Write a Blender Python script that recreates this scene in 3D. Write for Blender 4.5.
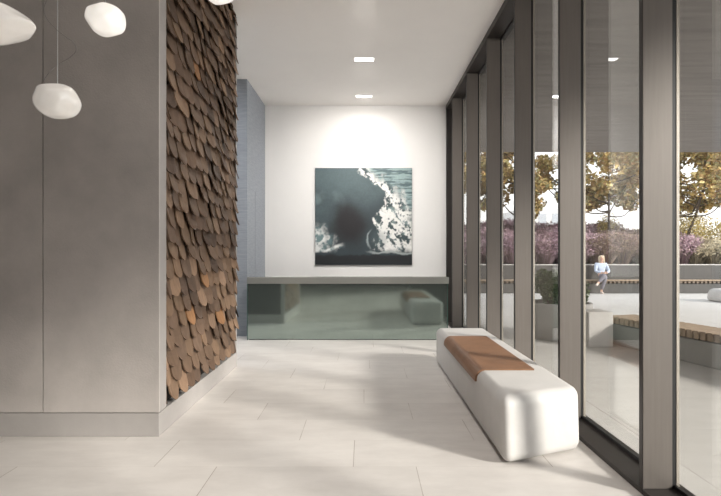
import bpy, bmesh, math, random
from mathutils import Vector, Matrix, noise, Euler
for _o in list(bpy.data.objects):
    bpy.data.objects.remove(_o)
scn = bpy.context.scene
COL = scn.collection
random.seed(7)
R = math.radians

# ------------------------------------------------------------------ camera
EYE = 1.40; F = 480.0; VX, VY = 364.0, 252.0
cd = bpy.data.cameras.new('camera'); cam = bpy.data.objects.new('camera', cd); COL.objects.link(cam)
cd.sensor_fit = 'HORIZONTAL'; cd.sensor_width = 36.0; cd.lens = F / 721.0 * 36.0
cam.location = (0, 0, EYE); cam.rotation_euler = (R(90), 0, 0)
cd.shift_x = -(VX - 360.5) / 721.0
cd.shift_y = (VY - 248.0) / 721.0
cd.clip_end = 500
scn.camera = cam

# ------------------------------------------------------------------ world, sun, lights, exposure
w = bpy.data.worlds.new('world'); scn.world = w; w.use_nodes = True
wn = w.node_tree.nodes; wl = w.node_tree.links
bg = wn['Background']
tc = wn.new('ShaderNodeTexCoord'); sp = wn.new('ShaderNodeSeparateXYZ'); rp = wn.new('ShaderNodeValToRGB')
wl.new(tc.outputs['Generated'], sp.inputs[0]); wl.new(sp.outputs['Z'], rp.inputs[0])
rp.color_ramp.elements[0].position = 0.0; rp.color_ramp.elements[0].color = (1.0, 0.97, 0.945, 1)
rp.color_ramp.elements[1].position = 0.7; rp.color_ramp.elements[1].color = (0.80, 0.87, 0.98, 1)
wl.new(rp.outputs[0], bg.inputs['Color']); bg.inputs['Strength'].default_value = 1.35

sd = bpy.data.lights.new('sun', 'SUN'); sun = bpy.data.objects.new('sun', sd); COL.objects.link(sun)
SUN_DIR = Vector((-0.93, 0.64, -0.45))
sun.rotation_euler = SUN_DIR.to_track_quat('-Z', 'Y').to_euler()
sd.energy = 3.3; sd.color = (1.0, 0.95, 0.895); sd.angle = R(8.5)

def area(name, loc, size, energy, direction, color=(1, .95, .9)):
    d = bpy.data.lights.new(name, 'AREA'); o = bpy.data.objects.new(name, d); COL.objects.link(o)
    d.shape = 'RECTANGLE'; d.size, d.size_y = size; d.energy = energy; d.color = color
    o.location = loc; o.rotation_euler = Vector(direction).to_track_quat('-Z', 'Y').to_euler()
    return o
for _y, _e in ((8.83, 3), (7.14, 23), (5.45, 16), (3.76, 7), (2.07, 4), (.38, 4)):
    _o = area('downlight', (0, _y, 4.255), (.27, .10), _e, (0, .9 if 5 < _y < 8 else 0, -1), (1, .97, .93)); _o.data.spread = R(110 if _y < 8 else 160)
area('corridor_fill', (-4.2, 6.9, 4.2), (2.5, 1.6), 60, (0, 0, -1), (0.93, 0.96, 1))  # unseen area light added to brighten the corridor and spill out

scn.view_settings.view_transform = 'Standard'; scn.view_settings.look = 'None'
scn.view_settings.gamma = 1; scn.view_settings.use_curve_mapping = False
scn.view_settings.exposure = 1.02

# ------------------------------------------------------------------ materials
def mat(name, col, rough=.6, metal=0.0, var=None, scale=4.0, amt=.15, stretch=(1, 1, 1), bump=0.0, bscale=None, attr=False, spec=.5, detail=5, coat=0, coat_rough=.1):
    m = bpy.data.materials.new(name); m.use_nodes = True
    nt = m.node_tree; N = nt.nodes; L = nt.links; b = N['Principled BSDF']
    b.inputs['Base Color'].default_value = (*col, 1); b.inputs['Roughness'].default_value = rough
    b.inputs['Metallic'].default_value = metal; b.inputs['Specular IOR Level'].default_value = spec
    if coat:
        b.inputs['Coat Weight'].default_value = coat; b.inputs['Coat Roughness'].default_value = coat_rough
    t = N.new('ShaderNodeTexCoord'); mp = N.new('ShaderNodeMapping'); mp.inputs['Scale'].default_value = stretch
    L.new(t.outputs['Object'], mp.inputs[0])
    src = None
    if attr:
        a = N.new('ShaderNodeAttribute'); a.attribute_name = 'tint'; src = a.outputs['Color']
    if var is not None or amt:
        n = N.new('ShaderNodeTexNoise'); n.inputs['Scale'].default_value = scale; n.inputs['Detail'].default_value = detail
        n.inputs['Roughness'].default_value = .62
        L.new(mp.outputs[0], n.inputs['Vector'])
        cr = N.new('ShaderNodeValToRGB'); cr.color_ramp.elements[0].position = .32; cr.color_ramp.elements[1].position = .68
        L.new(n.outputs['Fac'], cr.inputs[0])
        if attr:
            cr.color_ramp.elements[0].color = (1 - amt,) * 3 + (1,); cr.color_ramp.elements[1].color = (1 + amt * .5,) * 3 + (1,)
            mx = N.new('ShaderNodeMix'); mx.data_type = 'RGBA'; mx.blend_type = 'MULTIPLY'; mx.inputs['Factor'].default_value = 1
            L.new(src, mx.inputs['A']); L.new(cr.outputs[0], mx.inputs['B']); L.new(mx.outputs['Result'], b.inputs['Base Color'])
        else:
            c2 = var if var else tuple(c * (1 - amt) for c in col)
            cr.color_ramp.elements[0].color = (*c2, 1); cr.color_ramp.elements[1].color = (*col, 1)
            L.new(cr.outputs[0], b.inputs['Base Color'])
    elif attr:
        L.new(src, b.inputs['Base Color'])
    if bump:
        n2 = N.new('ShaderNodeTexNoise'); n2.inputs['Scale'].default_value = bscale or scale * 3; n2.inputs['Detail'].default_value = 6
        L.new(mp.outputs[0], n2.inputs['Vector'])
        bp = N.new('ShaderNodeBump'); bp.inputs['Strength'].default_value = bump; bp.inputs['Distance'].default_value = .02
        L.new(n2.outputs['Fac'], bp.inputs['Height']); L.new(bp.outputs[0], b.inputs['Normal'])
    return m

def tile_mat(name, c1, c2, joint, lx, ly, slip, ox, oy, jw, rough=.5, bump=.05):
    """stone slabs laid in rows, each row slipped sideways; thin joints"""
    m = bpy.data.materials.new(name); m.use_nodes = True
    nt = m.node_tree; N = nt.nodes; L = nt.links; b = N['Principled BSDF']
    def math_(op, a, bb=None):
        n = N.new('ShaderNodeMath'); n.operation = op
        for i, v in enumerate((a, bb)):
            if v is None: continue
            if isinstance(v, (int, float)): n.inputs[i].default_value = v
            else: L.new(v, n.inputs[i])
        return n.outputs[0]
    t = N.new('ShaderNodeTexCoord'); s = N.new('ShaderNodeSeparateXYZ'); L.new(t.outputs['Object'], s.inputs[0])
    v = math_('DIVIDE', math_('ADD', s.outputs['Y'], oy), ly); row = math_('FLOOR', v); fv = math_('FRACT', v)
    u = math_('DIVIDE', math_('ADD', math_('ADD', s.outputs['X'], ox), math_('MULTIPLY', row, slip)), lx)
    colu = math_('FLOOR', u); fu = math_('FRACT', u)
    du = math_('MULTIPLY', math_('MINIMUM', fu, math_('SUBTRACT', 1.0, fu)), lx)
    dv = math_('MULTIPLY', math_('MINIMUM', fv, math_('SUBTRACT', 1.0, fv)), ly)
    ju = math_('LESS_THAN', du, jw); jv = math_('MULTIPLY', math_('LESS_THAN', dv, jw), .22)
    j = math_('MAXIMUM', ju, jv)
    nb = N.new('ShaderNodeTexNoise'); nb.inputs['Scale'].default_value = 2.2; L.new(t.outputs['Object'], nb.inputs['Vector'])
    brk = N.new('ShaderNodeMapRange'); brk.inputs[1].default_value = .38; brk.inputs[2].default_value = .55
    L.new(nb.outputs['Fac'], brk.inputs[0]); j = math_('MULTIPLY', j, math_('ADD', math_('MULTIPLY', brk.outputs[0], .7), .3))
    cmb = N.new('ShaderNodeCombineXYZ'); L.new(colu, cmb.inputs[0]); L.new(row, cmb.inputs[1])
    wn_ = N.new('ShaderNodeTexWhiteNoise'); L.new(cmb.outputs[0], wn_.inputs['Vector'])
    mp = N.new('ShaderNodeMapping'); mp.inputs['Scale'].default_value = (1.0, 2.6, 1); L.new(t.outputs['Object'], mp.inputs[0])
    n = N.new('ShaderNodeTexNoise'); n.inputs['Scale'].default_value = 2.4; n.inputs['Detail'].default_value = 8; n.inputs['Roughness'].default_value = .65
    L.new(mp.outputs[0], n.inputs['Vector'])
    f = math_('ADD', math_('MULTIPLY', wn_.outputs['Value'], .35), math_('MULTIPLY', math_('SUBTRACT', n.outputs['Fac'], .3), 1.5))
    mx = N.new('ShaderNodeMix'); mx.data_type = 'RGBA'; mx.inputs['A'].default_value = (*c1, 1); mx.inputs['B'].default_value = (*c2, 1)
    L.new(f, mx.inputs['Factor'])
    mj = N.new('ShaderNodeMix'); mj.data_type = 'RGBA'; mj.inputs['B'].default_value = (*joint, 1)
    L.new(mx.outputs['Result'], mj.inputs['A']); L.new(j, mj.inputs['Factor']); L.new(mj.outputs['Result'], b.inputs['Base Color'])
    b.inputs['Roughness'].default_value = rough
    bp = N.new('ShaderNodeBump'); bp.inputs['Strength'].default_value = bump; bp.inputs['Distance'].default_value = .01
    L.new(n.outputs['Fac'], bp.inputs['Height']); L.new(bp.outputs[0], b.inputs['Normal'])
    return m

def glass_mat(name, tint=(.93, .94, .93), base=.045):
    m = bpy.data.materials.new(name); m.use_nodes = True
    nt = m.node_tree; N = nt.nodes; L = nt.links; N.remove(N['Principled BSDF'])
    out = N['Material Output']
    tr = N.new('ShaderNodeBsdfTransparent'); tr.inputs[0].default_value = (*tint, 1)
    gl = N.new('ShaderNodeBsdfGlossy'); gl.inputs['Roughness'].default_value = 0.0; gl.inputs['Color'].default_value = (.95, .96, .96, 1)
    lw = N.new('ShaderNodeLayerWeight'); lw.inputs['Blend'].default_value = .5
    p = N.new('ShaderNodeMath'); p.operation = 'POWER'; p.inputs[1].default_value = 4.0; L.new(lw.outputs['Facing'], p.inputs[0])
    q = N.new('ShaderNodeMath'); q.operation = 'MULTIPLY_ADD'; q.inputs[1].default_value = 1 - base; q.inputs[2].default_value = base
    L.new(p.outputs[0], q.inputs[0])
    mx = N.new('ShaderNodeMixShader'); L.new(q.outputs[0], mx.inputs[0]); L.new(tr.outputs[0], mx.inputs[1]); L.new(gl.outputs[0], mx.inputs[2])
    L.new(mx.outputs[0], out.inputs['Surface'])
    return m

def glow_mat(name, col, strength):
    m = bpy.data.materials.new(name); m.use_nodes = True
    b = m.node_tree.nodes['Principled BSDF']; b.inputs['Base Color'].default_value = (.9, .88, .85, 1)
    b.inputs['Emission Color'].default_value = (*col, 1); b.inputs['Emission Strength'].default_value = strength
    return m

M = {}
M['floor'] = tile_mat('limestone_floor', (.53, .493, .465), (.70, .662, .628), (.30, .25, .21), 1.30, .44, .41, -0.20, -0.05, .0022, .42)
M['paving'] = tile_mat('pale_paving', (.50, .47, .44), (.60, .57, .54), (.30, .27, .25), 2.4, .8, 0.0, 0.3, 0.2, .006, .6)
M['ceiling'] = mat('ceiling_plaster', (.94, .905, .875), .9, amt=.03, scale=1.2)
M['white_wall'] = mat('white_plaster', (.90, .88, .86), .85, amt=.03, scale=1.5)
M['grey'] = mat('grey_plaster', (.51, .465, .438), .6, amt=.24, scale=1.8, bump=.14, bscale=85, detail=9)
M['grey_toned_down'] = mat('grey_stone_toned_down', (.38, .353, .337), .6, amt=.10, scale=4, bump=.08, bscale=60, detail=9)  # plinth and side strips, colour darkened to offset light on that side
M['blue'] = mat('blue_grey_stone', (.345, .37, .41), .75, amt=.22, scale=14, stretch=(.4, .4, 5), bump=.06, detail=8)
M['dark_metal'] = mat('dark_bronze_metal', (.040, .034, .031), .42, .5, amt=.1, scale=3)
M['bronze'] = mat('brushed_bronze', (.175, .153, .136), .42, .3, amt=.10, scale=9, stretch=(6, 6, .25), bump=.03, bscale=30)
M['gasket'] = mat('black_rubber', (.012, .011, .011), .5, amt=0)
M['bead'] = mat('pale_glazing_bead', (.42, .37, .32), .4, .4, amt=0)
M['glass'] = glass_mat('window_glass')
M['charcoal'] = mat('charcoal_plaster', (.06, .056, .053), .8, amt=.1)
M['soffit'] = mat('grey_soffit_boards', (.235, .215, .20), .85, amt=.32, scale=1.6, stretch=(.5, 4.5, 1), bump=.2, bscale=4, detail=9)
M['concrete_white'] = mat('white_stone', (.60, .58, .56), .55, amt=.07, scale=5, bump=.06, bscale=25, detail=8)
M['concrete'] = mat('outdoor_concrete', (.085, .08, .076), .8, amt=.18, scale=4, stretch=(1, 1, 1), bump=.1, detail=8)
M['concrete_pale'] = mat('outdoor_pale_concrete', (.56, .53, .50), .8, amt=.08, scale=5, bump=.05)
M['concrete_mid'] = mat('outdoor_mid_concrete', (.30, .285, .27), .8, amt=.12, scale=4)
M['leather'] = mat('tan_leather', (.28, .145, .08), .5, amt=.28, scale=5, bump=.08, bscale=120, detail=8)
M['timber'] = mat('outdoor_timber', (.36, .26, .175), .6, amt=.3, scale=6, stretch=(8, 1, 1))
M['timber_dark'] = mat('dark_slat_timber', (.17, .125, .09), .7, amt=.2)  # slats, darker than the seat board
M['shingle'] = mat('wood_shingles', (.4, .3, .2), .55, 0, spec=.25, attr=True, amt=.22, scale=9, stretch=(1, 3, .8), bump=.05)
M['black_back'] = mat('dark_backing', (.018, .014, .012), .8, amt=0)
M['leaf'] = mat('leaves', (.3, .25, .1), .6, attr=True, amt=0, spec=.3)
M['bark'] = mat('bark', (.10, .075, .055), .9, amt=.3, scale=8)
M['soil'] = mat('planting_soil', (.075, .055, .045), .95, amt=.4, scale=3)
M['desk_green'] = mat('green_tinted_glass_panel', (.36, .43, .395), .07, .85, amt=.12, scale=3)
M['desk_top'] = mat('desk_top_metal', (.40, .40, .37), .2, .35, amt=.1, scale=3, stretch=(.3, 1, 1))
M['desk_edge'] = mat('green_glass_edge', (.07, .13, .11), .2, .2, amt=0)
M['steel'] = mat('brushed_steel', (.55, .55, .55), .3, .9, amt=0)
M['cord'] = mat('grey_cord', (.22, .21, .20), .6, amt=0)
M['canvas_side'] = mat('canvas_edge', (.16, .17, .17), .8, amt=0)
M['paint'] = mat('painted_canvas', (.2, .25, .26), .55, attr=True, amt=.10, scale=30)
M['lamp'] = glow_mat('downlight_diffuser', (1, .97, .92), 4)
M['bldg'] = mat('pale_render', (.72, .71, .70), .9, amt=.05)
M['bldg_glass'] = mat('pale_window', (.5, .52, .55), .3, amt=0)

def pend_mat(name, col, emit, rough):
    m = mat(name, col, rough, 0, amt=.12, scale=7, coat=.8, coat_rough=.12)
    b = m.node_tree.nodes['Principled BSDF']
    b.inputs['Subsurface Weight'].default_value = .3; b.inputs['Subsurface Radius'].default_value = (.05, .045, .04)
    b.inputs['Emission Color'].default_value = (1, .93, .85, 1); b.inputs['Emission Strength'].default_value = emit
    return m
M['pearl'] = pend_mat('pearl_glass', (.74, .70, .66), .13, .2)
M['opal'] = pend_mat('lit_opal_glass', (.80, .78, .75), .32, .3)

# ------------------------------------------------------------------ mesh helpers
ROOT = {}
def origin_of(p):
    while p is not None:
        if p.name in ROOT: return ROOT[p.name]
        p = p.parent
    return Vector((0, 0, 0))

def put(name, verts, faces, m, parent=None, smooth=False, tint=None, origin=None):
    """one mesh object from world coordinates; a top-level one may take its own origin"""
    off = origin_of(parent) if parent else (Vector(origin) if origin else Vector((0, 0, 0)))
    me = bpy.data.meshes.new(name)
    me.from_pydata([tuple(Vector(v) - off) for v in verts], [], faces); me.update()
    me.materials.append(m)
    if smooth:
        me.polygons.foreach_set('use_smooth', [True] * len(me.polygons))
    if tint:
        a = me.attributes.new('tint', 'FLOAT_COLOR', 'POINT')
        a.data.foreach_set('color', [c for t in tint for c in (t[0], t[1], t[2], 1.0)])
    o = bpy.data.objects.new(name, me); COL.objects.link(o)
    if parent: o.parent = parent
    elif origin: o.location = off; ROOT[o.name] = off
    return o

def root(name, loc, label=None, cat=None, group=None, kind=None):
    o = bpy.data.objects.new(name, None); o.location = loc; COL.objects.link(o); o.empty_display_size = .2
    ROOT[o.name] = Vector(loc)
    return tag(o, label, cat, group, kind)

def tag(o, label=None, cat=None, group=None, kind=None):
    if label: o['label'] = label
    if cat: o['category'] = cat
    if group: o['group'] = group
    if kind: o['kind'] = kind
    return o

class MB:
    def __init__(s): s.v = []; s.f = []; s.t = []
    def add(s, verts, faces, tint=None):
        n = len(s.v); s.v += [tuple(v) for v in verts]; s.f += [tuple(i + n for i in f) for f in faces]
        if tint: s.t += [tint] * len(verts)
    def bm(s, bm, tint=None):
        bm.verts.index_update(); s.add([v.co[:] for v in bm.verts], [[v.index for v in f.verts] for f in bm.faces], tint); bm.free()
    def box(s, x0, x1, y0, y1, z0, z1, bev=0, seg=2, tint=None):
        bm = bmesh.new(); bmesh.ops.create_cube(bm, size=1)
        for v in bm.verts:
            v.co = Vector(((x0 + x1) / 2 + v.co.x * (x1 - x0), (y0 + y1) / 2 + v.co.y * (y1 - y0), (z0 + z1) / 2 + v.co.z * (z1 - z0)))
        if bev: bmesh.ops.bevel(bm, geom=bm.edges[:], offset=bev, segments=seg, profile=.5, affect='EDGES')
        s.bm(bm, tint)
    def tube(s, pts, rad, n=8, tint=None):
        pts = [Vector(p) for p in pts]; rs = rad if isinstance(rad, (list, tuple)) else [rad] * len(pts)
        base = len(s.v); ref = None; vs = []; fs = []
        for i, p in enumerate(pts):
            d = (pts[min(i + 1, len(pts) - 1)] - pts[max(i - 1, 0)]).normalized()
            if ref is None:
                ref = d.orthogonal().normalized()
            ref = (ref - d * ref.dot(d)).normalized(); b = d.cross(ref)
            for k in range(n):
                a = 2 * math.pi * k / n; vs.append(p + (ref * math.cos(a) + b * math.sin(a)) * rs[i])
        for i in range(len(pts) - 1):
            for k in range(n):
                fs.append((i * n + k, i * n + (k + 1) % n, (i + 1) * n + (k + 1) % n, (i + 1) * n + k))
        fs.append(tuple(range(n))[::-1]); fs.append(tuple((len(pts) - 1) * n + k for k in range(n)))
        s.add(vs, fs, tint)
    def build(s, name, m, parent=None, smooth=False, origin=None):
        return put(name, s.v, s.f, m, parent, smooth, s.t or None, origin)

def box(name, x0, x1, y0, y1, z0, z1, m, parent=None, bev=0, origin=None):
    b = MB(); b.box(x0, x1, y0, y1, z0, z1, bev); return b.build(name, m, parent, origin=origin)
def S(o): o['kind'] = 'structure'; return o

# ------------------------------------------------------------------ the room
CH = 4.27                       # ceiling height
S(box('floor', -9.5, 1.80, -6, 9.6, -.12, 0, M['floor']))
S(box('ceiling', -9.5, 1.80, -6, 9.6, CH, CH + .3, M['ceiling']))
S(box('wall_back', -1.94, 1.95, 9.41, 9.6, 0, CH, M['white_wall']))
S(box('wall_outer_left', -9.7, -9.5, -6, 9.6, 0, CH, M['white_wall']))
S(box('wall_front', -9.7, 2.0, -6.2, -6, 0, CH, M['charcoal']))  # unseen rear wall, made solid and dark to deepen the fin reflections
# blue grey stone block left of the desk
b = MB(); b.box(-9.5, -1.94, 7.97, 9.6, 0, CH); wb = S(b.build('wall_far_left', M['blue']))
b = MB(); b.box(-1.9405, -1.936, 8.55, 8.555, .9, 2.48); b.box(-1.9405, -1.936, 8.2, 8.55, 2.475, 2.48)
S(b.build('trim_1', M['blue']))
# grey block: plinth, two flush front panels, corner return, end strip, core behind the shingles
BX, BY0, BY1 = -1.555, 3.64, 5.87
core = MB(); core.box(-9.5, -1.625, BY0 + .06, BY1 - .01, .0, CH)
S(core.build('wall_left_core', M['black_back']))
pl = MB(); pl.box(-9.5, BX, BY0, BY1, 0, .176, .002, 1); S(pl.build('baseboard_left', M['grey_toned_down']))
fp = MB()
fp.box(-9.5, -2.4395, BY0, BY0 + .02, .183, CH); fp.box(-2.431, BX, BY0, BY0 + .02, .183, CH)
cs = MB(); cs.box(-1.625, BX, BY0 + .0205, 3.775, .183, CH); S(cs.build('trim_4', M['grey_toned_down']))  # corner return in the darker copy, toning down its lit side by colour
S(fp.build('wall_left', M['grey']))
es = MB(); es.box(-1.625, BX, 5.825, BY1, .183, CH); S(es.build('trim_2', M['grey_toned_down']))

# shingle cladding
sh = root('shingle_cladding', (-1.6, 4.8, .18), 'brown wooden shingle cladding with rounded overlapping tips on the grey wall', 'wall cladding')
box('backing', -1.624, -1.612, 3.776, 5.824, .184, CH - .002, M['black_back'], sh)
pal = [(.155, .105, .075), (.20, .14, .10), (.255, .18, .125), (.13, .092, .07), (.30, .21, .145), (.19, .135, .10), (.42, .24, .125), (.35, .25, .18)]
wts = [5, 6, 5, 4, 3, 5, .4, 1.4]
b = MB(); rows = 31; PITCH = .188; rng = random.Random(3)
for k in range(rows):
    zt = .20 + k * .140                    # height of the row's tips
    n = int(2.06 / PITCH) + 2
    for i in range(n):
        yc = 3.775 + (i + (.5 if k % 2 else 0) - .25) * PITCH + rng.uniform(-.010, .010)
        wd = rng.uniform(.086, .104); ln = rng.uniform(.27, .31); tip = zt + rng.uniform(-.018, .018)
        rot = rng.gauss(0, .08); out = rng.uniform(.040, .078); twist = rng.gauss(0, .07)
        pts = [(-wd * .8, ln), (wd * .8, ln), (wd, ln * .55), (wd * .98, ln * .30)]
        sq = rng.uniform(.8, 1.7)
        for a in (25, 50, 75, 90, 105, 130, 155):
            ca, sa = math.cos(R(a)), math.sin(R(a))
            pts.append((wd * .98 * ca * (1.05 if abs(ca) > .3 else 1), ln * .28 * (1 - sa ** sq)))
        pts += [(-wd * .98, ln * .30), (-wd, ln * .55)]
        fr = []; bk = []
        for (u, v) in pts:
            yy = yc + u * math.cos(rot) - (v - ln) * math.sin(rot); zz = tip + v * math.cos(rot) + u * math.sin(rot) * .6
            yy = min(max(yy, 3.778), 5.822); zz = min(max(zz, .186), CH - .003)
            x = -1.605 + out * (1 - v / ln) + u * twist + .008 * (1 - (u / wd) ** 2)
            fr.append((x + .010, yy, zz)); bk.append((x, yy, zz))
        m_ = len(pts); c = rng.choices(pal, wts)[0]; g = rng.uniform(.85, 1.15)
        b.add(fr + bk, [tuple(range(m_))[::-1], tuple(range(m_, 2 * m_))] + [(q, (q + 1) % m_, m_ + (q + 1) % m_, m_ + q) for q in range(m_)], (c[0] * g * .80, c[1] * g * .725, c[2] * g * .675))
b.build('shingles', M['shingle'], sh)

# glazing: deep fins, sill, head, panes
XI, XG = 1.607, 1.80
FINS = [-1.97, -.79, .395, 1.58, 2.765, 3.936, 5.107, 6.27, 7.49, 8.72]
FT = .020; XF = 1.777
for i, z in enumerate(FINS):
    z1 = FINS[i + 1] if i + 1 < len(FINS) else 9.41
    wr = root('window_%d' % (i + 1), (XG, z, 0), kind='structure')
    fin = MB(); fin.box(XI + .001, XF, z, z + FT, .036, CH, .0015, 1); fin.build('mullion', M['bronze'], wr)
    fe = MB(); fe.box(XI - .003, XI + .001, z + .002, z + FT + .014, .036, CH); fe.box(XI, XF, z + FT + .001, z + FT + .014, .036, CH)
    fe.build('mullion_back_plate', M['dark_metal'], wr)
    g = MB()
    g.box(XF + .001, XG, z + .003, z + FT + .012, .036, CH - .081)
    g.box(XG - .012, XG + .004, z + .036, z1 + .002, .0355, .056); g.box(XG - .012, XG + .004, z + .036, z1 + .002, CH - .10, CH - .081)
    g.build('gasket', M['gasket'], wr)
    gb = MB(); gb.box(XG + .001, XG + .017, z, z + .020, .036, CH - .081); gb.build('glazing_bead', M['bead'], wr)
    sl = MB(); sl.box(XI - .004, XG + .06, z, z1 - .0005, .0005, .035, .002, 1); sl.build('sill', M['dark_metal'], wr)
    hd = MB(); hd.box(XI - .004, XG + .06, z + FT + .016, z1 - .001, CH - .08, CH - .001); hd.build('head_rail', M['dark_metal'], wr)
    pn = MB(); pn.box(XG + .005, XG + .015, z + .021, z1 - .001, .036, CH - .081); pn.build('pane', M['glass'], wr)
b = MB(); b.box(XI, XG + .06, 9.33, 9.409, .036, CH); S(b.build('trim_3', M['dark_metal']))
S(box('wall_right', XG - .1, XG + .2, -6, -2.0, 0, CH, M['grey']))

# recessed ceiling lights
lamp0 = None
for i, (y, lab) in enumerate([(7.14, 'small recessed rectangular ceiling light nearer to us'), (8.83, 'small recessed rectangular ceiling light closest to the painting wall')]):
    t = root('ceiling_light', (0, y, CH - .002), lab, 'ceiling light', 'recessed ceiling lights')
    f = MB(); X = .15; Y = .065
    f.box(-X, X, y - Y, y - Y + .01, CH - .008, CH - .0005); f.box(-X, X, y + Y - .01, y + Y, CH - .008, CH - .0005)
    f.box(-X, -X + .01, y - Y + .01, y + Y - .01, CH - .008, CH - .0005); f.box(X - .01, X, y - Y + .01, y + Y - .01, CH - .008, CH - .0005)
    f.build('frame', M['white_wall'], t)
    box('diffuser', -X + .01, X - .01, y - Y + .01, y + Y - .01, CH - .006, CH - .0005, M['lamp'], t)
sl_ = bpy.data.lights.new('picture_spot', 'SPOT'); so = bpy.data.objects.new('picture_spot', sl_); COL.objects.link(so)
so.location = (0, 8.80, CH - .03); so.rotation_euler = Vector((0, .52, -1.35)).to_track_quat('-Z', 'Y').to_euler()
sl_.energy = 5; sl_.spot_size = R(62); sl_.spot_blend = .5; sl_.color = (1, .94, .86); sl_.shadow_soft_size = .05

# ------------------------------------------------------------------ reception desk
dk = root('reception_desk', (-.26, 7.8, 0), 'low green glass reception desk with grey top band in front of painting wall', 'reception desk')
DX0, DX1, DY = -1.86, 1.335, 7.63
box('front_panel', DX0 + .012, DX1 - .012, DY, DY + .03, .012, .895, M['desk_green'], dk)
box('plinth', DX0 + .03, DX1 - .03, DY + .02, DY + .62, 0.0, .012, M['dark_metal'], dk)
box('worktop', DX0 + .03, DX1 - .03, DY + .03, DY + .62, .70, .74, M['desk_top'], dk)
box('top_band', DX0, DX1 + .012, DY - .008, DY + .20, .896, 1.0, M['desk_top'], dk, .003)
box('end_panel', DX0, DX0 + .011, DY, DY + .62, .0, .895, M['desk_edge'], dk)
box('end_panel', DX1 - .011, DX1, DY, DY + .62, .0, .895, M['desk_edge'], dk)

# ------------------------------------------------------------------ wave painting
pt = root('wave_painting', (0, 9.40, 1.146), 'square dark teal painting of a breaking wave with white foam', 'painting')
PX0, PX1, PZ0, PZ1 = -.955, .94, 1.146, 3.042
box('canvas', PX0, PX1, 9.378, 9.409, PZ0, PZ1, M['canvas_side'], pt)
def mixc(a, b_, t): t = max(0, min(1, t)); return tuple(x * (1 - t) + y * t for x, y in zip(a, b_))
def sm(a, b_, x):
    t = max(0, min(1, (x - a) / (b_ - a))); return t * t * (3 - 2 * t)
def wave_col(u, v):
    nz = lambda s, o=0: noise.fractal(Vector((u * s + o, v * s, o)), 1.0, 2.1, 6)
    tq = noise.turbulence(Vector((u * 9, v * 7, 3.1)), 5, False)
    c = mixc((.035, .050, .058), (.085, .125, .135), sm(.25, 1.0, v + nz(3) * .25 - abs(u - .25) * .3))
    c = mixc(c, (.13, .18, .19), sm(.15, .9, nz(5, 2) + .15) * sm(.5, 0, u) * sm(.35, .7, v))
    c = mixc(c, (.012, .011, .013), sm(.30, .05, math.hypot((u - .34), (v - .42) * .9) + nz(4, 7) * .06))
    # crest line from the top centre, bowing right and down
    cx = .44 + .30 * sm(1.0, .72, v) * 1.0 - .12 * sm(.78, .42, v) + .0 + .10 * sm(.30, .12, v) * 0
    wob = nz(7, 1) * .07 + nz(22, 5) * .035
    d = (u - cx) + wob
    if v > .1:
        right = sm(-.015, .02, d)
        sky = mixc((.30, .40, .40), (.09, .14, .15), sm(.42, .62, .5 + .5 * noise.fractal(Vector((u * 5, v * 45, 9)), 1, 2, 5)))
        band_w = .10 + .34 * sm(.95, .30, v)
        foam_d = sm(band_w + .08, band_w - .10, d + nz(9, 4) * .10)
        foam = foam_d * sm(-.10, .30, noise.fractal(Vector((u * 15 + v * 6, v * 9, 8)), 1, 2.1, 6) + .24 + nz(40, 3) * .6)
        under = mixc((.045, .07, .075), (.22, .29, .29), sm(-.1, .5, nz(10, 6)))
        cc = mixc(mixc(sky, under, sm(.62, .5, v) + foam_d), (.83, .82, .79), foam)
        c = mixc(c, cc, right * sm(.10, .20, v + nz(8, 11) * .05))
    # inner curl
    r = math.hypot((u - .66) * 1.15, (v - .26)); 
    curl = sm(.022, .0, abs(r - .15 + nz(8, 12) * .03)) * sm(.60, .52, u) * sm(.12, .2, v)
    c = mixc(c, (.45, .52, .52), curl * .8)
    c = mixc(c, (.10, .14, .145), sm(.13, .05, r) * .35)
    # low foam on the left
    e = sm(.24, .06, u + max(0, v - .26) * .8 + nz(8, 20) * .10) * sm(.12, .16, v + nz(9, 21) * .02) * sm(.47, .36, v + nz(9, 22) * .06)
    e = max(e, sm(.035, .0, abs(v - .155 - .05 * sm(.1, .3, u) + nz(9, 25) * .02)) * sm(.32, .22, u))
    c = mixc(c, mixc((.16, .24, .25), (.78, .79, .77), sm(-.25, .30, nz(16, 23) + .08)), e)
    c = mixc(c, (.40, .44, .43), sm(.018, .0, abs(v - .125 + nz(7, 30) * .03 + (u - .75) * .04)) * sm(.5, .62, u) * .9)
    c = mixc(c, (.016, .018, .021), sm(.115, .085, v + nz(9, 31) * .02))
    return c
NG = 190; vs = []; ts = []; fs = []
for j in range(NG + 1):
    for i in range(NG + 1):
        u, v = i / NG, j / NG
        vs.append((PX0 + .004 + (PX1 - PX0 - .008) * u, 9.3765, PZ0 + .004 + (PZ1 - PZ0 - .008) * v)); ts.append(wave_col(u, v))
for j in range(NG):
    for i in range(NG):
        a = j * (NG + 1) + i; fs.append((a, a + 1, a + NG + 2, a + NG + 1))
put('painted_surface', vs, fs, M['paint'], pt, False, ts)

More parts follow.
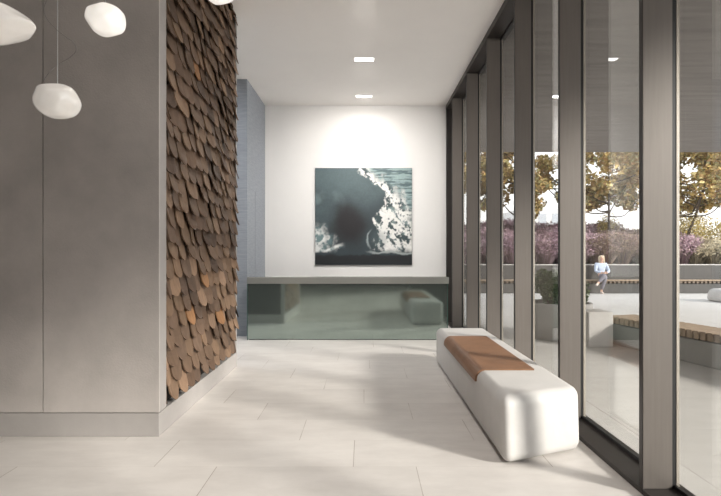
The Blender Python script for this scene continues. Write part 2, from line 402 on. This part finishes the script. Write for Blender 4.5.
# ------------------------------------------------------------------ stone bench with leather pad
bn = root('stone_bench', (1.2, 4.6, 0), 'long rounded white stone bench with tan leather pad beside the windows', 'bench')
bm = bmesh.new(); bmesh.ops.create_cube(bm, size=1)
for v in bm.verts:
    x = .905 if v.co.x < 0 else 1.525; z = .008 if v.co.z < 0 else .45
    y = (3.10 if x < 1 else 3.35) if v.co.y < 0 else 6.06
    if v.co.y < 0 and v.co.z > 0: y += .03
    v.co = Vector((x, y, z))
ed = bm.edges[:]
bmesh.ops.bevel(bm, geom=ed, offset=.072, segments=7, profile=.5, affect='EDGES')
m0 = MB(); m0.bm(bm); body = m0.build('body', M['concrete_white'], bn, True)
m0 = MB()
bm = bmesh.new(); bmesh.ops.create_cube(bm, size=1)
for v in bm.verts:
    x = .965 if v.co.x < 0 else 1.475; z = 0 if v.co.z < 0 else .03
    y = (3.26 if x < 1.2 else 3.46) if v.co.y < 0 else 6.0
    v.co = Vector((x, y, z))
m0.bm(bm); m0.build('recessed_foot', M['dark_metal'], bn)
pr = [(1.365, .4495)]
pr += [(.98, .4495)]
for a in range(90, 181, 15): pr.append((.977 + .0725 * math.cos(R(a)), .378 + .0725 * math.sin(R(a))))
pr.append((.9045, .362))
outp = [(1.365, .463), (.98, .463)]
for a in range(90, 181, 15): outp.append((.977 + .087 * math.cos(R(a)), .378 + .087 * math.sin(R(a))))
outp.append((.890, .362))
ring = outp + pr[::-1]; n = len(ring); y0, y1 = 3.85, 5.36
vs = [(x, y0, z) for x, z in ring] + [(x, y1, z) for x, z in ring]
fs = [(i, (i + 1) % n, n + (i + 1) % n, n + i) for i in range(n)]
k = len(outp)
for i in range(k - 1):
    fs.append((i, n - 1 - i, n - 2 - i, i + 1)); fs.append((n + i, n + i + 1, 2 * n - 2 - i, 2 * n - 1 - i))
pad = put('leather_pad', vs, fs, M['leather'], bn); pad['label'] = 'tan leather pad'

# ------------------------------------------------------------------ pendants
def at(px, py, y):
    return Vector(((px - VX) * y / F, y, EYE + (VY - py) * y / F))
def pendant(px, py, wpx, hpx, y, seed, material, label, tip=None, sag=0):
    c = at(px, py, y); hw = wpx * .47 * y / F; hh = hpx * .47 * y / F
    t = root('pendant_lamp', c, label, 'pendant lamp', 'melted glass pendant lamps')
    bm = bmesh.new(); bmesh.ops.create_icosphere(bm, subdivisions=5, radius=1)
    rg = random.Random(seed)
    facets = []
    for _ in range(26):
        facets.append((Vector((rg.gauss(0, 1), rg.gauss(0, 1), rg.gauss(0, .8))).normalized(), rg.uniform(.93, 1.02)))
    sx_, off_ = rg.uniform(.06, .16), Vector((seed * 1.7, seed * .3, 0))
    for v in bm.verts:                       # a squarish blown ball, wider above the middle, dented in soft facets
        n = v.co.normalized(); e = 2.5
        r = 1.0 / (abs(n.x) ** e + abs(n.y) ** e + abs(n.z) ** e) ** (1 / e) * .97
        for d, h in facets:
            dp = n.dot(d)
            if dp > .3:
                lim = h / dp; k_ = .10; hh_ = max(0, min(1, .5 + .5 * (lim - r) / k_)); r = lim * (1 - hh_) + r * hh_ - k_ * hh_ * (1 - hh_)
        r *= 1 + .035 * noise.noise(n * 1.5 + off_)
        p = n * r; q = 1 + sx_ * p.z; p.x *= q; p.y *= q
        if tip:                              # drawn out to one side
            s = max(0, n.dot(Vector(tip).normalized())) ** 2.2; p += Vector(tip) * s ** 2
            p.z *= 1 - .62 * s
        v.co = Vector((c.x + p.x * hw, c.y + p.y * hw * .95, c.z + p.z * hh))
    m = MB(); m.bm(bm); m.build('glass_shade', material, t, True)
    top = c.z + hh * .86
    shade_ = [o for o in t.children if o.name.startswith('glass_shade')][0]
    m = MB(); m.tube([(c.x, y, top - .006), (c.x, y, top + .004), (c.x, y, top + .014)], [.026, .024, .006], 14); m.build('cap', M['steel'], shade_, True)
    m = MB(); m.tube([(c.x, y, top + .01), (c.x, y, CH - .02)], .0022, 6); cable_ = m.build('cable', M['steel'], t)
    m = MB(); m.tube([(c.x, y, CH - .022), (c.x, y, CH - .0005)], .045, 20); m.build('ceiling_rose', M['steel'], cable_)
    return t
pendant(-3, 24, 64, 39, 2.05, 11, M['pearl'], 'pearly glass pendant lamp with pointed side, cut off at left edge', tip=(.30, 0, -.06))
p2 = pendant(57.5, 101.5, 44, 36, 2.4, 5, M['pearl'], 'pearly rounded glass pendant lamp hanging lowest, with loose looping cord')
pendant(105.5, 20.5, 39, 32, 2.6, 23, M['opal'], 'bright white lit glass pendant lamp right of the lowest one')
pendant(217.5, -13, 40, 33, 2.6, 31, M['opal'], 'white glass pendant lamp just showing at the top edge over the shingles')
def spline(pts, n=8):
    out = []
    P = [Vector(p) for p in pts]
    for i in range(len(P) - 1):
        a, b_, c, d = P[max(i - 1, 0)], P[i], P[i + 1], P[min(i + 2, len(P) - 1)]
        for k in range(n):
            t = k / n; out.append(.5 * ((2 * b_) + (c - a) * t + (2 * a - 5 * b_ + 4 * c - d) * t * t + (-a + 3 * b_ - 3 * c + d) * t ** 3))
    out.append(P[-1]); return out
cp = [at(px, py, yy) for px, py, yy in [(52, 87, 2.41), (44, 82, 2.44), (48, 74, 2.46), (57, 65, 2.47), (69, 58, 2.45), (76, 51, 2.42), (74, 43, 2.38), (66, 37, 2.36), (56, 29, 2.38), (47, 19, 2.40), (44, 8, 2.42), (50, -6, 2.42), (56, -20, 2.40)]]
m = MB(); m.tube(spline(cp), .0012, 5); m.build('loose_cord', M['cord'], p2, True)

# ------------------------------------------------------------------ outdoors: setting
S(box('paving', 1.80, 60, -30, 90, -.20, -.005, M['paving']))
cn = MB(); cn.box(1.87, 10.6, 1.5, 13.8, CH, CH + .45); cn.box(1.87, 5.7, -8, 1.5, CH, CH + .45)  # out-of-view outline shaped to shade the fins and limit sun indoors
S(cn.build('canopy', M['soffit']))
# raised planting bed
vs = []; fs = []; nx, ny = 60, 24
def soil_h(x, y): return .86 + 1.0 * sm(17.2, 24, y) + .5 * sm(24, 40, y) + .06 * noise.noise(Vector((x * .7, y * .7, 0)))
for j in range(ny + 1):
    for i in range(nx + 1):
        x = -6 + 46 * i / nx; y = 17.12 + 40 * (j / ny) ** 1.6; vs.append((x, y, soil_h(x, y)))
for j in range(ny):
    for i in range(nx):
        a = j * (nx + 1) + i; fs.append((a, a + 1, a + nx + 2, a + nx + 1))
S(put('planting_bed', vs, fs, M['soil'], smooth=True))

lb = root('garden_bench_wall', (10, 16.6, 0), 'long grey concrete garden wall with timber slatted seat along the planting', 'garden bench')
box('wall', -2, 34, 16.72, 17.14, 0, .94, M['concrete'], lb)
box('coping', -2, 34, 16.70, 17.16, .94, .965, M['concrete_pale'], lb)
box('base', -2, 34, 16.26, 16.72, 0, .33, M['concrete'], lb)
sb_ = MB(); x = 2.0
while x < 30:
    sb_.box(x, x + .075, 16.21, 16.70, .345, .405); x += .14
sb_.build('slats', M['timber_dark'], lb)
box('seat_board', -2, 34, 16.20, 16.70, .42, .447, M['timber'], lb)
box('rail', -2, 34, 16.40, 16.5, .331, .344, M['dark_metal'], lb)

# curved timber-topped bench outside the glass
cb = root('curved_bench', (4.2, 6.2, 0), 'low curved concrete bench with timber slat seat just outside the windows', 'garden bench')
def cpath(t):      # t 0 at the far end
    y = 7.40 - t; x = 3.72 + .245 * t + .012 * math.sin(t) * 1.5 + .018 * t * t * .3
    return Vector((x, y, 0))
def strip(off0, off1, z0, z1, t0, t1, n):
    vs = []; fs = []
    for i in range(n + 1):
        t = t0 + (t1 - t0) * i / n; p = cpath(t); d = (cpath(t + .01) - p).normalized(); nrm = Vector((-d.y, d.x, 0))
        if nrm.x < 0: nrm = -nrm
        for o_, z in ((off0, z0), (off1, z0), (off1, z1), (off0, z1)): q = p + nrm * o_; vs.append((q.x, q.y, z))
    for i in range(n):
        for k in range(4): a = i * 4; fs.append((a + k, a + (k + 1) % 4, a + 4 + (k + 1) % 4, a + 4 + k))
    fs.append((0, 3, 2, 1)); fs.append((4 * n, 4 * n + 1, 4 * n + 2, 4 * n + 3)); return vs, fs
m = MB(); m.add(*strip(.04, .50, 0, .30, 0, 3.6, 24)); m.build('base', M['concrete_mid'], cb)
m = MB(); m.add(*strip(.10, .44, .30, .345, .02, 3.58, 24)); m.build('rail', M['dark_metal'], cb)
m = MB(); t = .02
while t < 3.55:
    m.add(*strip(0, .52, .325, .425, t, t + .062, 1)); t += .088
m.build('slats', M['timber'], cb)
tag(box('concrete_block', 3.31, 3.672, 7.07, 7.5, 0, .516, M['concrete_pale'], bev=.01, origin=(3.49, 7.28, 0)), 'pale square concrete block at the end of curved timber bench', 'block')
bl = MB(); bm = bmesh.new(); bmesh.ops.create_cube(bm, size=1)
for v in bm.verts:
    s_ = .93 if v.co.z > 0 else 1.0
    v.co = Vector((10.85 + v.co.x * 2.0 * s_, 13.5 + v.co.y * .8 * s_, .18 + v.co.z * .36))
bmesh.ops.bevel(bm, geom=bm.edges[:], offset=.12, segments=5, profile=.5, affect='EDGES'); bl.bm(bm)
tag(bl.build('stone_bench', M['concrete_pale'], None, True, (10.85, 13.5, 0)), 'pale rounded stone seat standing on sunlit paving at right edge', 'stone seat')

# ------------------------------------------------------------------ foliage helpers
def leafcloud(mb, centre, rad, n, size, cols, rg, shell=.45, droop=0):
    cx, cy, cz = centre
    for _ in range(n):
        d = Vector((rg.gauss(0, 1), rg.gauss(0, 1), rg.gauss(0, 1))).normalized(); r = shell + (1 - shell) * rg.random() ** .6
        p = Vector((cx + d.x * rad[0] * r, cy + d.y * rad[1] * r, cz + d.z * rad[2] * r))
        e = Euler((rg.uniform(-1.2, 1.2), rg.uniform(-1.2, 1.2), rg.uniform(0, 6.3))).to_matrix()
        s_ = size * rg.uniform(.6, 1.25); wd = s_ * .36
        l = [e @ Vector(q) + p for q in ((0, -s_ / 2, 0), (wd, 0, .12 * s_), (0, s_ / 2, 0), (-wd, 0, .12 * s_))]
        c = rg.choice(cols); g = rg.uniform(.75, 1.25)
        mb.add(l, [(0, 1, 2), (0, 2, 3)], tuple(x * g for x in c))
AUT = [(.44, .31, .11), (.34, .28, .11), (.50, .36, .13), (.26, .24, .11), (.57, .44, .20), (.33, .20, .09), (.42, .28, .12)]
def tree(name, x, y, h, cr, seed, label, n=4200, low=.40, lean=0):
    rg = random.Random(seed); z0 = soil_h(x, y) - .05
    t = root(name, (x, y, z0), label, 'tree', 'garden trees behind the planting')
    tr = MB(); th = h * low
    tr.tube(spline([(x, y, z0), (x + lean * .2, y, z0 + th * .5), (x + lean * .5, y, z0 + th), (x + lean, y, z0 + h * .8)], 5), [.075 - .0032 * i for i in range(16)], 8)
    tr.build('trunk', M['bark'], t, True)
    br = MB(); ends = []
    for i in range(11):
        a = i * 2.4 + rg.uniform(-.3, .3); f_ = rg.uniform(.28, .74); zz = z0 + h * f_; rr = cr * rg.uniform(.55, .95)
        s0 = Vector((x + lean * f_, y, zz)); e = s0 + Vector((math.cos(a) * rr, math.sin(a) * rr, h * rg.uniform(.08, .26)))
        mid = (s0 + e) / 2 + Vector((0, 0, -.08 * h * rg.random()))
        br.tube(spline([s0, mid, e], 4), [.035 - .003 * k for k in range(9)], 6); ends.append(e); ends.append(mid.lerp(e, .6))
    br.build('branches', M['bark'], t, True)
    lf = MB()
    cl = ends + [Vector((x + lean + rg.gauss(0, cr * .45), y + rg.gauss(0, cr * .45), z0 + h * rg.uniform(.40, 1.0))) for _ in range(12)]
    for c in cl:
        s_ = rg.uniform(.30, .55) * cr * .75
        leafcloud(lf, c, (s_, s_, s_ * .75), int(n / len(cl)), .19, AUT, rg, .25)
    lf.build('foliage', M['leaf'], t)
    return t
TREES = [(2.95, 22, 5.6, 1.3, 'autumn tree seen farthest left through the windows'), (4.55, 19.6, 5.2, 1.2, 'autumn tree between the third and fourth mullion, left of pale building'),
         (6.1, 19.5, 5.4, 1.25, 'autumn tree with fine forked trunk in the narrow bay beside third mullion'), (9.05, 21.5, 5.6, 1.25, 'autumn tree right of the pale building, leaves reaching into gap'),
         (10.1, 19.8, 5.8, 1.75, 'autumn tree with slim straight trunk standing behind the seated person'), (12.6, 21.5, 6.0, 1.9, 'autumn tree right of the seated person, mostly behind nearest mullion'),
         (12.55, 19.0, 5.6, 2.0, 'autumn tree with curving dark branches in the rightmost bay'), (16.4, 21.5, 6.2, 2.0, 'autumn tree at the right edge behind the yellow shrubs')]
for i, (x, y, h, cr, lab) in enumerate(TREES):
    tree('tree', x, y, h, cr, 40 + i, lab, 6200 if i > 3 else 4200, .38, [0, .2, .3, -.2, .0, .2, 1.3, -.3][i])

# feather grass clumps: three meshes, many copies
def grass_mesh(seed, cols, H=1.05, n=1500, spread=.62):
    rg = random.Random(seed); mb = MB()
    for _ in range(n):
        a = rg.uniform(0, 6.283); r0 = .16 * rg.random(); lean = spread * rg.random() ** .7; h = H * rg.uniform(.6, 1.05) * (1 - .25 * lean)
        d = Vector((math.cos(a), math.sin(a), 0)); sd_ = Vector((-math.sin(a), math.cos(a), 0)).lerp(Vector((1, 0, 0)), .4).normalized()
        p0 = d * r0; p1 = d * (r0 + lean * .35) + Vector((0, 0, h * .6)); p2 = d * (r0 + lean) + Vector((0, 0, h))
        wd = .006; c = rg.choice(cols); g = rg.uniform(.7, 1.25); c = tuple(x * g for x in c)
        mb.add([p0 - sd_ * wd, p0 + sd_ * wd, p1 + sd_ * wd * 2, p1 - sd_ * wd * 2, p2], [(0, 1, 2, 3), (3, 2, 4)], c)
        for _k in range(2):      # feathery plume
            q = p1.lerp(p2, rg.uniform(.4, 1)); o_ = Vector((rg.gauss(0, .05), rg.gauss(0, .05), rg.gauss(.02, .04)))
            mb.add([q - sd_ * .012, q + o_, q + sd_ * .014 + Vector((0, 0, .035))], [(0, 1, 2)], tuple(min(1, x * 1.25) for x in c))
    return mb
PUR = [(.31, .19, .225), (.38, .25, .285), (.25, .155, .18), (.44, .32, .34), (.21, .15, .14)]
BRN = [(.20, .145, .12), (.28, .19, .165), (.33, .25, .17), (.17, .12, .10), (.24, .16, .17)]
BEI = [(.42, .35, .24), (.35, .30, .20), (.48, .40, .27), (.28, .24, .16)]
YEL = [(.55, .42, .13), (.45, .36, .14), (.36, .31, .14), (.62, .48, .18)]
proto = {}
def clump(kind, x, y, s_, rz, label, group):
    if kind not in proto:
        mb = {'p': lambda: grass_mesh(1, PUR), 'b': lambda: grass_mesh(2, BRN), 'e': lambda: grass_mesh(3, BEI, .95, 1700, .8)}[kind]()
        me_o = mb.build('grass_clump', M['leaf']); proto[kind] = me_o; o = me_o
    else:
        o = proto[kind].copy(); COL.objects.link(o)
    o.location = (x, y, soil_h(x, y) - .03); o.scale = (s_, s_, s_ * random.uniform(.9, 1.1)); o.rotation_euler = (0, 0, rz)
    return tag(o, label, 'ornamental grass', group)
rg = random.Random(9)
for (yy, x0, x1, dx) in ((17.65, 3.0, 9.0, .62), (18.5, 3.2, 9.6, .66), (19.5, 3.4, 10.4, .72), (20.8, 3.7, 11.0, .80), (22.2, 4, 11.5, .9)):
    x = x0
    while x < x1:
        brn = (8.25 < x * 17.65 / yy)
        if not brn:
            clump('p', x + rg.uniform(-.1, .1), yy + rg.uniform(-.2, .2), rg.uniform(.95, 1.2), rg.uniform(0, 6), 'clump of hazy purple feather grass in the bed behind the garden wall', 'purple feather grass clumps')
        else:
            clump('b', x, yy + rg.uniform(-.2, .2), rg.uniform(.95, 1.15), rg.uniform(0, 6), 'clump of brownish feather grass right behind the seated person', 'brown feather grass clumps')
        x += dx
for (yy, x0, x1, dx) in ((17.7, 8.9, 10.9, .62), (18.7, 9.5, 11.4, .66), (20.2, 10.4, 12.3, .75)):
    x = x0
    while x < x1:
        clump('b', x, yy, rg.uniform(.95, 1.15), rg.uniform(0, 6), 'clump of brownish feather grass right behind the seated person', 'brown feather grass clumps'); x += dx
for x, yy in ((11.3, 17.75), (11.75, 17.8), (11.5, 18.9), (12.2, 19.6)):
    clump('p', x, yy, rg.uniform(.95, 1.1), rg.uniform(0, 6), 'clump of purple feather grass left of the yellow shrubs in rightmost bay', 'purple grass by yellow shrubs')
for x, yy in ((12.3, 17.8), (12.9, 17.7), (13.5, 17.8), (14.1, 17.8), (12.7, 18.6), (13.5, 18.6), (14.3, 18.6)):
    clump('e', x, yy, rg.uniform(.95, 1.1), rg.uniform(0, 6), 'clump of beige feather grass in front of the yellow shrubs at right', 'beige feather grass clumps')
def shrub(x, y, r, hz, cols, label, group=None, seed=1, z=None, n=2600, size=.07, name='shrub'):
    z0 = soil_h(x, y) - .05 if z is None else z
    t = root(name, (x, y, z0), label, 'shrub', group); rg2 = random.Random(seed); lf = MB()
    for _ in range(9):
        a = rg2.uniform(0, 6.28); q = r * .5 * rg2.random()
        leafcloud(lf, (x + math.cos(a) * q, y + math.sin(a) * q, z0 + hz * rg2.uniform(.35, .68)), (r * .55, r * .55, hz * .36), n // 9, size, cols, rg2, .5)
    lf.build('foliage', M['leaf'], t)
    st = MB()
    for i in range(6):
        a = i * 1.05; st.tube([(x + .03 * math.cos(a), y + .03 * math.sin(a), z0 + .005), (x + r * .4 * math.cos(a), y + r * .4 * math.sin(a), z0 + hz * .6)], [.014, .006], 5)
    st.build('stems', M['bark'], t)
    return t
for i, (x, y, r, lab) in enumerate([(13.1, 19.1, .75, 'yellow leafed shrub behind the beige grass, nearest its purple neighbour'), (14.2, 19.2, .8, 'yellow leafed shrub behind the beige grass at the right edge'),
                                    (14.4, 21.3, .95, 'pale yellow shrub rising behind the other two yellow shrubs'), (10.6, 20.9, .6, 'small yellow shrub glimpsed above the brown grass behind the seated person')]):
    shrub(x, y, r * 1.1, 1.9, YEL, lab, 'yellow shrubs', 60 + i)

# round planter with box shrubs outside the glass
pt_ = root('round_planter', (3.22, 7.95, 0), 'round grey concrete planter filled with soil outside the window beside the block', 'planter')
def lathe(cx, cy, prof, n=48):
    vs = []; fs = []
    for r_, z in prof:
        for k in range(n): a = 2 * math.pi * k / n; vs.append((cx + r_ * math.cos(a), cy + r_ * math.sin(a), z))
    for i in range(len(prof) - 1):
        for k in range(n): fs.append((i * n + k, i * n + (k + 1) % n, (i + 1) * n + (k + 1) % n, (i + 1) * n + k))
    return vs, fs
v_, f_ = lathe(3.22, 7.95, [(0, 0), (.52, 0), (.52, .56), (.51, .575), (.45, .575), (.44, .56), (.44, .44)])
put('pot', v_, f_, M['concrete_mid'], pt_, True)
v_, f_ = lathe(3.22, 7.95, [(.435, .45), (.0, .47)]); put('soil', v_, f_, M['soil'], pt_)
GRN = [(.06, .10, .035), (.085, .13, .045), (.045, .075, .03), (.12, .15, .06)]
for i, (x, y, lab) in enumerate([(3.05, 7.80, 'dark green box shrub at the front of the round planter'), (3.42, 7.86, 'dark green box shrub in the round planter, toward the concrete block'), (3.18, 8.18, 'dark green box shrub at the back of the round planter')]):
    shrub(x, y, .29, .64, GRN, lab, 'box shrubs in the planter', 80 + i, .46, 4200, .045, 'box_shrub')

# distant pale building
bd = root('distant_building', (22, 60, 0), 'pale hazy building with windows far beyond the trees', 'building')
box('wall', 19.5, 27.0, 60, 68, 0, 6.8, M['bldg'], bd); box('tower', 21.2, 24.2, 60.5, 66, 6.8, 8.4, M['bldg'], bd); box('tower', 21.9, 23.2, 61.0, 64, 8.4, 12.5, M['bldg'], bd)
for i in range(3):
    for j in range(4):
        box('window', 20.1 + 1.7 * j, 21.1 + 1.7 * j, 59.97, 60.02, 1.2 + 1.9 * i, 2.4 + 1.9 * i, M['bldg_glass'], bd)

# ------------------------------------------------------------------ seated person
def skin(name, chains, m, parent, links=None, sub=2):
    """chains: list of [(point, radius), ...]; identical points are welded so the limbs join"""
    vs = []; rad = []; es = []; idx = {}
    for ch in chains:
        prev = None
        for p, r_ in ch:
            key = tuple(round(q, 4) for q in p)
            if key not in idx: idx[key] = len(vs); vs.append(p); rad.append(r_)
            if prev is not None: es.append((prev, idx[key]))
            prev = idx[key]
    me = bpy.data.meshes.new(name); off = origin_of(parent)
    me.from_pydata([tuple(Vector(v) - off) for v in vs], es, [])
    o = bpy.data.objects.new(name, me); COL.objects.link(o); o.parent = parent
    md = o.modifiers.new('skin', 'SKIN'); md.use_smooth_shade = True
    for i, sv in enumerate(me.skin_vertices[0].data):
        rr = rad[i]; sv.radius = rr if isinstance(rr, tuple) else (rr, rr); sv.use_root = (i == 0)
    s_ = o.modifiers.new('sub', 'SUBSURF'); s_.levels = sub; s_.render_levels = sub
    dg = bpy.context.evaluated_depsgraph_get(); ev = o.evaluated_get(dg)
    nm = bpy.data.meshes.new_from_object(ev); o.modifiers.clear(); o.data = nm; nm.name = name
    nm.materials.clear(); nm.materials.append(m)
    return o
def join(a, b_):
    """merge mesh b into a, drop b"""
    bm = bmesh.new(); bm.from_mesh(a.data); bm.from_mesh(b_.data); bm.to_mesh(a.data); bm.free(); bpy.data.objects.remove(b_)
SK = mat('skin', (.62, .40, .30), .6, amt=.05); HR = mat('blond_hair', (.72, .62, .46), .6, amt=.15, scale=30, stretch=(1, 1, .1))
SHT = mat('pale_blue_cloth', (.50, .56, .68), .85, amt=.08); TRO = mat('grey_cloth', (.20, .19, .22), .9, amt=.1); SHO = mat('pale_shoe', (.62, .52, .46), .6, amt=0)
EYM = mat('eye_dark', (.05, .035, .03), .3, amt=0); LIP = mat('lips', (.50, .22, .18), .5, amt=0)
PXC, PYC = 8.12, 16.42
ps = root('person', (PXC, PYC, .45), 'person in pale blue shirt and grey trousers sitting cross-legged on the garden bench', 'person')
def P(x, y, z): return (PXC + x, PYC + y, z)
# right of picture = +x
hipL, hipR = P(-.09, .0, .55), P(.09, .0, .55)
pel = P(0, .03, .56); wst = P(0, .05, .70); chs = P(0, .04, .90); nb = P(0, .02, 1.03); hb = P(0, -.005, 1.10); hc = P(0, -.02, 1.19); ht = P(0, -.01, 1.26)
shL, shR = P(-.165, .03, .985), P(.165, .03, .985); elL, elR = P(-.225, -.06, .74), P(.225, -.06, .74); wrL, wrR = P(-.055, -.24, .70), P(.05, -.25, .695)
knR, anR = P(-.09, -.43, .52), P(-.19, -.37, .085)          # leg on the ground
knL, anL = P(-.10, -.45, .625), P(-.36, -.49, .36)          # crossed over
body = skin('body', [[(pel, .11), (wst, .095), (chs, (.125, .10)), (nb, .05), (hb, .048), (hc, (.073, .088)), (ht, (.06, .072))],
                     [(chs, (.125, .10)), (shL, .05), (elL, .036), (wrL, .024)], [(chs, (.125, .10)), (shR, .05), (elR, .036), (wrR, .024)],
                     [(pel, .11), (P(.06, -.10, .54), .08), (knR, .052), (anR, .035), (P(-.20, -.47, .05), .033)],
                     [(pel, .11), (P(-.10, -.10, .56), .08), (knL, .052), (anL, .035), (P(-.43, -.56, .32), .033)]], SK, ps)
for sx, wr in ((-1, wrL), (1, wrR)):
    wv = Vector(wr); pm = wv + Vector((-sx * .045, -.035, .0))
    h_ = skin('hand', [[(wr, .022), (tuple(pm), (.034, .016))]], SK, ps, sub=1); join(body, h_)
    for k in range(4):
        L_ = (.058, .068, .063, .048)[k]; st = pm + Vector((-sx * .012, -.012, (.024 - .016 * k)))
        md_ = st + Vector((-sx * .7 * L_ * .6, -.7 * L_ * .6, -.004)); en = md_ + Vector((-sx * L_ * .45, .012, -.012))
        h_ = skin('finger', [[(tuple(pm), .010), (tuple(st), .009), (tuple(md_), .008), (tuple(en), .0065)]], SK, ps, sub=1); join(body, h_)
    th = skin('thumb', [[(tuple(wv + Vector((-sx * .012, -.01, .012))), .011), (tuple(wv + Vector((-sx * .03, -.03, .038))), .010), (tuple(wv + Vector((-sx * .055, -.055, .045))), .0075)]], SK, ps, sub=1); join(body, th)
ns = skin('nose', [[(P(0, -.10, 1.205), .008), (P(0, -.116, 1.178), .012), (P(0, -.098, 1.168), .010)]], SK, ps, sub=1); join(body, ns)
for sx in (-1, 1):
    e_ = skin('ear', [[(P(sx * .072, 0, 1.215), .010), (P(sx * .077, .004, 1.19), .013), (P(sx * .07, .0, 1.165), .008)]], SK, ps, sub=1); join(body, e_)
    m = MB(); bm = bmesh.new(); bmesh.ops.create_uvsphere(bm, u_segments=10, v_segments=8, radius=.0085)
    bmesh.ops.translate(bm, verts=bm.verts, vec=P(sx * .028, -.098, 1.20)); m.bm(bm); m.build('eye', EYM, ps, True)
m = MB(); m.tube(spline([P(-.022, -.094, 1.146), P(0, -.102, 1.144), P(.022, -.094, 1.146)], 3), .0045, 6); m.build('mouth', LIP, ps, True)
skin('shirt', [[(P(0, .03, .58), .128), (P(0, .05, .70), .118), (P(0, .04, .90), (.145, .12)), (P(0, .025, 1.0), .075), (P(0, .02, 1.045), .056)],
               [(P(0, .04, .90), (.145, .12)), (shL, .066), (elL, .052), (P(-.10, -.20, .705), .034)], [(P(0, .04, .90), (.145, .12)), (shR, .066), (elR, .052), (P(.09, -.21, .70), .034)]], SHT, ps)
skin('trousers', [[(P(0, .03, .62), .122), (P(0, .0, .555), .13), (P(.05, -.14, .55), .095), (knR, .07), (P(-.175, -.38, .13), .05)],
                  [(P(0, .0, .555), .13), (P(-.10, -.14, .57), .095), (knL, .07), (P(-.335, -.485, .385), .05)]], TRO, ps)
skin('hair', [[(P(0, .03, 1.275), (.070, .072)), (P(0, .05, 1.23), (.090, .075)), (P(0, .06, 1.16), (.082, .055)), (P(0, .07, 1.06), (.075, .038)), (P(0, .075, .98), .03)],
              [(P(0, .03, 1.275), (.070, .072)), (P(.055, -.03, 1.265), .036), (P(.078, -.015, 1.20), .026), (P(.085, .0, 1.10), .024), (P(.088, -.02, 1.00), .015)],
              [(P(0, .03, 1.275), (.070, .072)), (P(-.055, -.03, 1.265), .036), (P(-.078, -.015, 1.20), .024), (P(-.08, .01, 1.12), .018)]], HR, ps)
skin('shoe', [[(P(-.19, -.36, .07), .048), (P(-.198, -.44, .045), .040), (P(-.206, -.53, .035), .034)]], SHO, ps)
skin('shoe', [[(P(-.37, -.49, .345), .046), (P(-.41, -.54, .32), .040), (P(-.46, -.61, .30), .032)]], SHO, ps)
